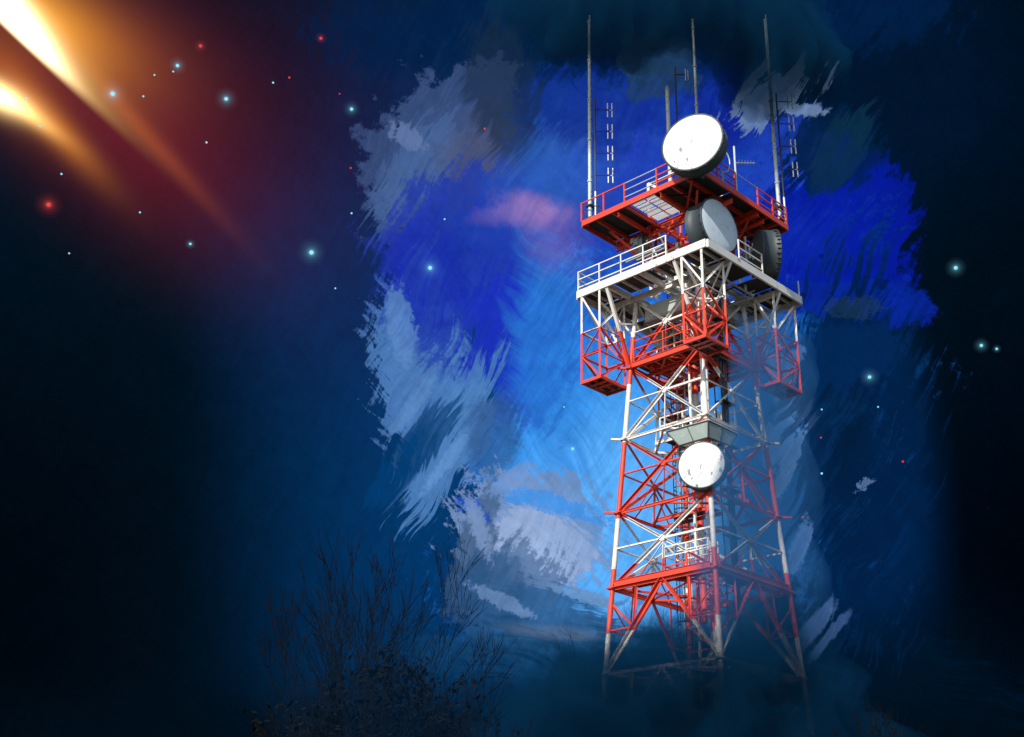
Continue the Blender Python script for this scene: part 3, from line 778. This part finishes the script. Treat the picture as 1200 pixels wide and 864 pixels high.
# ------------------------------------------------ stars: glowing balls a kilometre and a half off
def emis(name, col, strength, volume=False):
    mt = bpy.data.materials.new(name); mt.use_nodes = True; nt = mt.node_tree; nt.nodes.clear()
    out = nt.nodes.new('ShaderNodeOutputMaterial'); e = nt.nodes.new('ShaderNodeEmission'); e.inputs['Color'].default_value = col; e.inputs['Strength'].default_value = strength
    nt.links.new(e.outputs[0], out.inputs['Volume' if volume else 'Surface'])
    try: mt.cycles.emission_sampling = 'NONE'
    except Exception: pass
    return mt
BLUE, RED = (.25, .75, 1, 1), (1, .10, .09, 1)
SM = {'b': emis('star_blue', (.30, .80, 1, 1), 1.0), 'r': emis('star_red', (1, .07, .07, 1), .8), 'o': emis('star_amber', (1, .35, .08, 1), .7)}
def ball(r, n=12):
    bm = bmesh.new(); bmesh.ops.create_icosphere(bm, subdivisions=2, radius=r); me = bpy.data.meshes.new('star'); bm.to_mesh(me); bm.free()
    for p in me.polygons: p.use_smooth = True
    return me
DS = 1500.0; PXM = DS / F_PX
small = {k: None for k in SM}
HALO = {}
def star(px, py, c, core, halo=0, label=None, group=None):
    p = EYE + pixel_dir(px, py) * DS
    me = ball(core * .86 * PXM); me.materials.append(SM[c]); me.name = 'star_core'
    if halo:
        root = empty('star', Matrix.Translation(p)); o = bpy.data.objects.new('core', me); COL.objects.link(o); o.parent = root
        for rad, pk in ((halo * .30, .22), (halo * .46, .12), (halo * .70, .055), (halo, .03), (halo * 1.35, .018)):
            hm = ball(rad * PXM); hm.materials.append(emis('star_glow', RED if c == 'r' else BLUE, pk / (2 * rad * PXM), True)); h = bpy.data.objects.new('glow', hm); COL.objects.link(h); h.parent = root
    else:
        root = bpy.data.objects.new('star', me); COL.objects.link(root); root.matrix_world = Matrix.Translation(p)
    tag(root, label, 'star', group)
star(132, 110, 'b', 2.6, 12, 'bright blue star at the edge of the orange glow')
star(265, 116, 'b', 2.3, 10, 'bright blue star alone in the reddish dark right of the glow')
star(208, 77, 'b', 2.0, 8, 'blue star just right of the orange glow with a tiny one beside it')
star(412, 128, 'b', 2.0, 8, 'blue star halfway between the glow and the tower')
star(365, 296, 'b', 2.9, 13, 'largest blue star, alone in the dark sky left of the blue patch')
star(504, 314, 'b', 2.6, 12, 'bright blue star set in the deep blue patch left of the tower')
star(1120, 314, 'b', 2.3, 9, 'blue star alone in the black sky at the far right')
star(57, 240, 'r', 2.5, 12, 'large red star below the orange glow, brightest red one')
star(235, 54, 'r', 1.9, 6, 'red star above the blue pair right of the glow')
star(376, 45, 'r', 1.8, 5, 'red star near the top edge of the sky, far right of the glow')
star(1019, 442, 'b', 2.1, 9, 'blue star right of the hanging cage against dark blue')
star(671, 526, 'b', 1.9, 6, 'blue star against the bright sky left of the tower')
star(1150, 405, 'b', 1.9, 7, 'blue star with a small companion at the right edge')
star(1168, 409, 'b', 1.5, 4, 'small companion of the blue star at the right edge')
star(223, 286, 'b', 1.6, 5, 'small blue star left of the largest blue one')
GB, GR = 'tiny blue stars scattered over the sky', 'tiny red stars scattered over the sky'
for x, y, s_ in ((203, 84, 1.2), (181, 88, 1.2), (168, 113, 1.3), (320, 97, 1.4), (242, 167, 1.4), (72, 204, 1.4), (164, 249, 1.3), (81, 297, 1.2), (412, 250, 1.4), (393, 338, 1.2), (521, 257, 1.3), (31, 115, 1.2), (47, 148, 1.3), (963, 480, 1.2), (963, 555, 1.6), (1029, 477, 1.2), (661, 477, 1.1)):
    star(x, y, 'b', s_, 0, 'tiny blue star, one of those scattered over the dark sky', GB)
for x, y, s_ in ((339, 91, 1.4), (411, 197, 1.3), (568, 151, 1.5), (398, 110, 1.0), (1058, 541, 1.4), (962, 513, 1.2), (941, 606, 1.3)):
    star(x, y, 'r', s_, 0, 'tiny red star, one of those scattered over the dark sky', GR)
star(83, 28, 'o', 1.2, 0, 'tiny amber star inside the orange glow')

# ------------------------------------------------ sky
SUN_EL, SUN_LEFT = R(36), R(33)                           # sun behind the viewer's left shoulder
sun_to = Vector((-math.sin(SUN_LEFT) * math.cos(SUN_EL), -math.cos(SUN_LEFT) * math.cos(SUN_EL), math.sin(SUN_EL)))
W = bpy.data.worlds.new('World'); S.world = W; W.use_nodes = True
nt = W.node_tree; nt.nodes.clear()
tc = N(nt, 'ShaderNodeTexCoord'); DIR = tc.outputs['Generated']
def vec_dot(v, c):
    n = N(nt, 'ShaderNodeVectorMath', operation='DOT_PRODUCT'); L(nt, v, n.inputs[0]); n.inputs[1].default_value = c; return n.outputs['Value']
def comb(x, y, z=0):
    n = N(nt, 'ShaderNodeCombineXYZ')
    for i, q in enumerate((x, y, z)):
        if isinstance(q, (int, float)): n.inputs[i].default_value = q
        else: L(nt, q, n.inputs[i])
    return n.outputs[0]
def tangents(px, py, ang=0):
    """tangent pair on the sky sphere at an image pixel, first one turned ANG degrees down-right"""
    c = pixel_dir(px, py); e = Vector((c.y, -c.x, 0)).normalized(); n = e.cross(c).normalized()
    a = R(ang); return e * math.cos(a) - n * math.sin(a), e * math.sin(a) + n * math.cos(a)
def noise(vec, scale, detail=6, rough=.6, dist=0):
    n = N(nt, 'ShaderNodeTexNoise'); L(nt, vec, n.inputs['Vector']); n.inputs['Scale'].default_value = scale; n.inputs['Detail'].default_value = detail; n.inputs['Roughness'].default_value = rough; n.inputs['Distortion'].default_value = dist
    return n
def half(o): return math_n(nt, 'SUBTRACT', o, .5)
def bristle(ang, along, across, seed):
    """streaks running along ANG, bent a little"""
    e, n = tangents(620, 430, ang)
    w = noise(DIR, 9, 2); wv = math_n(nt, 'MULTIPLY', half(w.outputs['Fac']), .05)
    x, y = vec_dot(DIR, e), math_n(nt, 'ADD', vec_dot(DIR, n), wv)
    return half(noise(comb(math_n(nt, 'MULTIPLY', x, along), math_n(nt, 'MULTIPLY', y, across), seed), 1.0, 6, .68).outputs['Fac'])
EDGE = {
    'a': half(noise(DIR, 13, 8, .62).outputs['Fac']),                  # broad ragged edge
    'f': half(noise(DIR, 60, 9, .72).outputs['Fac']),                  # fine flecks
    'g': half(noise(DIR, 230, 6, .7).outputs['Fac']),                  # ragged rims of small splashes
    'd': bristle(118, 16, 210, 1.3),                                    # strokes falling to the left
    'e': bristle(48, 16, 190, 4.1),                                     # strokes falling to the right
    'h': bristle(8, 14, 220, 7.7),                                      # level strokes
}
_mem = {}
def edge_noise(spec):
    if spec not in _mem:
        acc = None
        for k, w in spec:
            t = math_n(nt, 'MULTIPLY', EDGE[k], w); acc = t if acc is None else math_n(nt, 'ADD', acc, t)
        _mem[spec] = acc
    return _mem[spec]
def spot(px, py, rx, ry, ang=0, soft=.1, spec=(), power=None):
    """mask of an elliptical patch of sky, centre and radii in image pixels, its rim broken by brush noise"""
    e, n = tangents(px, py, ang)
    v = comb(vec_dot(DIR, e * (F_PX / rx)), vec_dot(DIR, n * (F_PX / ry)))
    l = N(nt, 'ShaderNodeVectorMath', operation='LENGTH'); L(nt, v, l.inputs[0]); d = l.outputs['Value']
    if spec: d = math_n(nt, 'ADD', d, edge_noise(spec))
    return smooth_n(nt, d, 1 + soft, 1 - soft) if soft else math_n(nt, 'LESS_THAN', d, 1)
DRY = math_n(nt, 'ADD', math_n(nt, 'ADD', math_n(nt, 'MULTIPLY', EDGE['d'], 1.1), math_n(nt, 'MULTIPLY', EDGE['a'], .9)), .92, clamp=True)
def paint(prev, col, alpha, *a, **k):
    f = spot(*a, **k)
    f = math_n(nt, 'MULTIPLY', f, alpha)
    if k.get('spec'): f = math_n(nt, 'MULTIPLY', f, DRY)          # thin, streaky paint lets the layer below through
    return mix_c(nt, f, prev, lin(*col))

c = lin(1, 21, 36)  # sky patches below are placed and sized by image pixel positions
base = N(nt, 'ShaderNodeRGB'); base.outputs[0].default_value = c; c = base.outputs[0]
c = paint(c, (0, 3, 10), 1, 1260, 830, 200, 420, soft=.85)
c = paint(c, (0, 6, 14), .8, 1270, 60, 190, 200, soft=.85)
c = paint(c, (1, 5, 11), .9, -40, 780, 230, 370, soft=.85)
c = paint(c, (3, 56, 108), 1, 575, 520, 205, 390, soft=.8)
c = paint(c, (14, 38, 88), .8, 430, 250, 140, 200, soft=.8)
c = paint(c, (26, 12, 30), .85, 250, 110, 160, 130, soft=.9)
c = paint(c, (1, 46, 98), .8, 990, 560, 80, 240, soft=.6)
c = paint(c, (1, 22, 48), .8, 1010, 110, 180, 130, soft=.6)
B1 = (('a', 1.9), ('d', 1.5), ('f', .8), ('g', .7)); B2 = (('a', 1.7), ('e', 1.6), ('f', .9), ('g', .7)); B3 = (('a', 2.1), ('f', 1.6)); B4 = (('a', 1.6), ('h', 1.6), ('f', .8))
# bright clear sky behind the tower
c = paint(c, (28, 110, 204), 1, 760, 470, 215, 340, soft=.22, spec=B1)
c = paint(c, (42, 142, 236), 1, 706, 468, 132, 245, soft=.30, spec=(('d', 1.6), ('a', 1.4), ('f', .7)))
c = paint(c, (96, 180, 252), .95, 735, 620, 125, 150, soft=.6, spec=(('a', 1.2),))
c = paint(c, (38, 84, 166), 1, 680, 190, 130, 110, soft=.35, spec=B2)
c = paint(c, (60, 104, 176), .6, 700, 180, 60, 60, soft=.6, spec=B3)
c = paint(c, (28, 56, 180), .9, 800, 250, 140, 150, soft=.5, spec=B3)
c = paint(c, (30, 66, 186), .9, 925, 250, 60, 120, soft=.4, spec=B3)
c = paint(c, (6, 26, 158), 1, 980, 275, 82, 105, soft=.16, spec=B1)
c = paint(c, (8, 38, 150), .95, 985, 352, 100, 24, ang=12, soft=.12, spec=B3)
# top: dark night paint over blue
c = paint(c, (10, 36, 136), .8, 690, 110, 100, 60, soft=.4, spec=B1)
c = paint(c, (12, 30, 140), .8, 850, 120, 40, 60, soft=.35, spec=B1)
c = paint(c, (2, 32, 72), .95, 760, 22, 330, 62, soft=.2, spec=B1)
c = paint(c, (34, 64, 94), .8, 772, 76, 40, 34, soft=.08, spec=(('a', 2.4), ('f', 2.2)))
c = paint(c, (30, 58, 92), .6, 742, 48, 12, 12, soft=.1, spec=(('a', 2.4), ('f', 2.8)))
c = paint(c, (106, 134, 176), .95, 908, 116, 60, 24, ang=-24, soft=.08, spec=(('d', 2.6), ('f', 1.4), ('a', 1.2)))
c = paint(c, (2, 30, 62), .9, 975, 172, 70, 46, ang=-24, soft=.12, spec=B1)
c = paint(c, (16, 52, 74), .6, 985, 175, 26, 50, ang=40, soft=.2, spec=(('d', 2.2), ('f', 1.2)))
# left of the tower: grey-blue and royal blue paint
c = paint(c, (56, 78, 124), .95, 515, 178, 72, 105, ang=28, soft=.08, spec=B3)
c = paint(c, (72, 104, 158), .7, 488, 205, 34, 80, ang=30, soft=.12, spec=(('d', 2.4), ('f', 1.4)))
c = paint(c, (80, 82, 112), .6, 560, 186, 50, 50, soft=.5, spec=B3)
c = paint(c, (24, 44, 66), .75, 590, 112, 38, 90, ang=-14, soft=.25, spec=(('d', 2.0), ('a', 1.4)))
c = paint(c, (76, 124, 186), .95, 500, 430, 66, 120, ang=-8, soft=.10, spec=(('d', 1.0), ('e', 1.2), ('a', 1.6), ('f', 1.0)))
c = paint(c, (32, 58, 170), 1, 562, 312, 112, 116, soft=.22, spec=B1)
c = paint(c, (26, 46, 186), .9, 600, 396, 62, 100, ang=-10, soft=.25, spec=B1)
c = paint(c, (16, 34, 170), .6, 500, 320, 46, 60, soft=.5, spec=B3)
c = paint(c, (44, 128, 216), .8, 648, 420, 44, 130, ang=-6, soft=.5, spec=(('e', 1.8), ('a', 1.5)))
c = paint(c, (76, 126, 186), .95, 528, 520, 32, 108, ang=26, soft=.10, spec=(('d', 2.8), ('a', 1.2)))
c = paint(c, (3, 62, 116), .95, 486, 530, 22, 70, ang=36, soft=.12, spec=(('d', 2.6), ('a', 1.2)))
c = paint(c, (46, 84, 140), .8, 580, 505, 30, 55, soft=.35, spec=B1)
c = paint(c, (44, 92, 190), .7, 645, 215, 60, 40, soft=.6, spec=B3)
c = paint(c, (176, 130, 188), .7, 632, 248, 34, 15, ang=6, soft=.9, spec=(('a', 3.2), ('f', 2.4)))
c = paint(c, (120, 104, 182), .5, 592, 252, 30, 9, ang=-4, soft=.9, spec=(('a', 3.2), ('f', 2.4)))
c = paint(c, (112, 96, 180), .55, 652, 288, 30, 26, soft=.9, spec=(('a', 3.2), ('f', 2.4)))
# below: grey paint fading to dusk
c = paint(c, (116, 146, 194), .95, 612, 622, 92, 70, ang=14, soft=.08, spec=(('g', .9), ('e', 1.4), ('a', 1.7), ('f', 1.0)))
c = paint(c, (156, 178, 218), .85, 626, 640, 62, 40, ang=20, soft=.15, spec=B2)
c = paint(c, (58, 146, 232), .9, 645, 590, 56, 10, ang=14, soft=.3, spec=(('g', 3.0), ('f', 3.0), ('h', 2.5)))
c = paint(c, (86, 118, 162), .9, 600, 682, 58, 46, soft=.10, spec=(('g', 1.2), ('d', 1.6), ('a', 1.7), ('f', 1.0)))
c = paint(c, (46, 92, 142), .95, 640, 730, 92, 42, ang=8, soft=.14, spec=B4)
c = paint(c, (54, 84, 120), .75, 556, 640, 26, 78, ang=12, soft=.12, spec=B3)
c = paint(c, (20, 80, 190), .8, 552, 592, 13, 10, ang=25, soft=.1, spec=(('g', 4.5), ('f', 3.0)))
c = paint(c, (16, 70, 180), .8, 568, 607, 8, 6, soft=.1, spec=(('g', 4.5), ('f', 3.0)))
c = paint(c, (40, 84, 132), .8, 575, 690, 40, 50, soft=.2, spec=B1)
c = paint(c, (26, 74, 116), .95, 690, 780, 180, 46, soft=.3, spec=B4)
c = paint(c, (92, 112, 140), .5, 660, 742, 60, 9, ang=4, soft=.3, spec=B4)
c = paint(c, (2, 44, 82), .95, 780, 810, 300, 52, soft=.5, spec=B4)
c = paint(c, (1, 16, 30), .9, 1040, 830, 150, 110, soft=.7)
c = paint(c, (1, 14, 25), .9, 600, 890, 700, 66, soft=.6)
# right of the tower
c = paint(c, (36, 92, 160), .95, 905, 520, 46, 170, ang=-6, soft=.18, spec=B1)
c = paint(c, (104, 152, 212), .9, 924, 455, 20, 50, ang=-20, soft=.14, spec=(('d', 2.2), ('f', 1.2)))
c = paint(c, (96, 146, 210), .85, 915, 512, 18, 36, ang=20, soft=.14, spec=(('e', 2.2), ('f', 1.2)))
c = paint(c, (2, 32, 70), 1, 1002, 520, 72, 190, ang=4, soft=.16, spec=(('d', 2.5), ('a', 1.3)))
c = paint(c, (2, 26, 54), .7, 990, 470, 30, 120, ang=8, soft=.4, spec=(('d', 2.0), ('a', 1.3)))
c = paint(c, (70, 106, 160), .8, 950, 738, 50, 10, ang=-46, soft=.2, spec=B1)
c = paint(c, (70, 106, 160), .6, 972, 745, 34, 6, ang=-48, soft=.2, spec=B1)
c = paint(c, (96, 126, 176), .75, 1013, 567, 10, 4, ang=-30, soft=.2, spec=(('g', 5.0), ('f', 4.0)))
c = paint(c, (30, 58, 86), .55, 1000, 361, 32, 11, ang=6, soft=.2, spec=(('g', 2.2), ('f', 2.6), ('h', 1.5)))
for q in ((1062, 326, 5), (1057, 343, 4), (1052, 352, 6), (1034, 333, 7), (941, 346, 4), (962, 300, 3)):
    c = paint(c, (8, 40, 160) if q[0] > 1050 else (3, 26, 80), .8, q[0], q[1], q[2], q[2] * .8, soft=.2, spec=(('g', 2.5),))
c = paint(c, (3, 40, 88), .9, 985, 415, 60, 36, soft=.2, spec=B1)
for px, py, rx, ry, an, cl in ((470, 385, 15, 44, -12, (92, 138, 196)), (487, 470, 9, 46, 30, (88, 134, 192)), (520, 545, 8, 44, 34, (96, 142, 200)), (478, 160, 26, 12, 30, (96, 120, 168)),
                               (560, 615, 10, 40, -20, (120, 148, 192)), (600, 560, 36, 9, -34, (112, 146, 200)), (590, 705, 44, 8, 24, (104, 138, 184)), (690, 700, 40, 7, 16, (110, 150, 200)),
                               (925, 545, 8, 40, 24, (104, 150, 208)), (938, 640, 9, 30, 20, (90, 134, 196)), (930, 420, 18, 8, -40, (84, 130, 196)), (880, 98, 30, 6, -50, (120, 146, 186)), (935, 128, 30, 8, 10, (112, 138, 178)), (770, 700, 50, 6, -8, (80, 126, 186))):
    c = paint(c, cl, .85, px, py, rx, ry, ang=an, soft=.18, spec=(('g', 1.6), ('d', 1.8), ('f', 1.6), ('a', .8)))
# fine brush texture through the painted part
tex = math_n(nt, 'ADD', math_n(nt, 'ADD', math_n(nt, 'MULTIPLY', EDGE['d'], .35), math_n(nt, 'MULTIPLY', EDGE['e'], .3)), math_n(nt, 'MULTIPLY', EDGE['f'], .7))
hsv = N(nt, 'ShaderNodeHueSaturation'); L(nt, c, hsv.inputs['Color']); L(nt, math_n(nt, 'ADD', tex, 1.0), hsv.inputs['Value']); c = hsv.outputs['Color']

# nebula glow in the upper left
def ray_glow(px, py, ang, ln, wd, pw):
    e, n = tangents(px, py, ang)
    x, y = vec_dot(DIR, e * (F_PX / ln)), vec_dot(DIR, n * (F_PX / wd))
    r2 = math_n(nt, 'ADD', math_n(nt, 'MULTIPLY', x, x), math_n(nt, 'MULTIPLY', y, y))
    return math_n(nt, 'POWER', 2.71828, math_n(nt, 'MULTIPLY', math_n(nt, 'POWER', r2, pw), -1)), x, y
def add_glow(prev, col, f):
    n = N(nt, 'ShaderNodeVectorMath', operation='SCALE'); n.inputs[0].default_value = col; L(nt, f, n.inputs['Scale'])
    a = N(nt, 'ShaderNodeVectorMath', operation='ADD'); L(nt, prev, a.inputs[0]); L(nt, n.outputs[0], a.inputs[1]); return a.outputs[0]
def sharp_side(px, py, ang, w):
    """1 above the line through an image pixel, falling to 0 below it"""
    e, n = tangents(px, py, ang); return smooth_n(nt, vec_dot(DIR, n * F_PX), -w, w)
front = smooth_n(nt, vec_dot(DIR, pixel_dir(150, 150)), .55, .8)
glow = comb(0, 0, 0)
def glow_at(col, px, py, ang, ln, wd, pw=1.0, *edges):
    global glow
    f = ray_glow(px, py, ang, ln, wd, pw)[0]
    for q in edges: f = math_n(nt, 'MULTIPLY', f, q)
    glow = add_glow(glow, col, f)
under = sharp_side(60, 77, 31, 7)                         # crisp lower rim of the main ray
under2 = sharp_side(150, 142, 38, 13)
keep = math_n(nt, 'ADD', math_n(nt, 'MULTIPLY', under2, .8), .2)
glow_at((6.0, 4.8, 3.0), 12, 26, 40, 66, 20, 1.1, under)
glow_at((1.6, 1.0, .22), 28, 44, 38, 84, 24, .8, under)
glow_at((.60, .25, .008), 58, 22, 22, 72, 32, .8, keep)
glow_at((.11, .022, .003), 105, 30, 12, 110, 46, .9, keep)
glow_at((.10, .005, .005), 120, 115, 36, 160, 74, 1.0)
glow_at((.032, .003, .005), 190, 120, 30, 180, 105, 1.0)
glow_at((.22, .045, .004), 165, 158, 38, 95, 12, .9, under2)
glow_at((4.5, 3.2, 1.4), -2, 112, 14, 20, 9, .7)
glow_at((1.6, 1.0, .30), 22, 124, 24, 34, 7, .8)
glow_at((.42, .13, .006), 62, 146, 36, 62, 14, .9)
glow_at((.22, .05, .004), 10, 85, 40, 60, 30, .9)
sc = N(nt, 'ShaderNodeVectorMath', operation='SCALE'); L(nt, glow, sc.inputs[0]); L(nt, front, sc.inputs['Scale'])
ad = N(nt, 'ShaderNodeVectorMath', operation='ADD'); L(nt, c, ad.inputs[0]); L(nt, sc.outputs[0], ad.inputs[1])
bg1 = N(nt, 'ShaderNodeBackground'); L(nt, ad.outputs[0], bg1.inputs['Color'])
# ordinary daylight sky in the rest of the heavens
sky = N(nt, 'ShaderNodeTexSky', sky_type='NISHITA', sun_disc=False); sky.sun_elevation = SUN_EL; sky.sun_rotation = math.atan2(sun_to.x, sun_to.y)
bg2 = N(nt, 'ShaderNodeBackground'); L(nt, sky.outputs[0], bg2.inputs['Color']); bg2.inputs['Strength'].default_value = .14
mx = N(nt, 'ShaderNodeMixShader'); ahead = smooth_n(nt, vec_dot(DIR, pixel_dir(600, 432)), .45, .80)
L(nt, ahead, mx.inputs[0]); L(nt, bg2.outputs[0], mx.inputs[1]); L(nt, bg1.outputs[0], mx.inputs[2])
out = N(nt, 'ShaderNodeOutputWorld'); L(nt, mx.outputs[0], out.inputs['Surface'])

sd = bpy.data.lights.new('sun', 'SUN'); sd.energy = 5.0; sd.angle = R(.5); sd.color = (1, .95, .86)
so = bpy.data.objects.new('sun', sd); COL.objects.link(so); so.rotation_euler = sun_to.to_track_quat('Z', 'Y').to_euler()

S.view_settings.view_transform = 'Standard'; S.view_settings.look = 'None'; S.view_settings.exposure = 0; S.view_settings.gamma = 1
S.cycles.max_bounces = 6; S.cycles.diffuse_bounces = 3; S.cycles.use_denoising = True
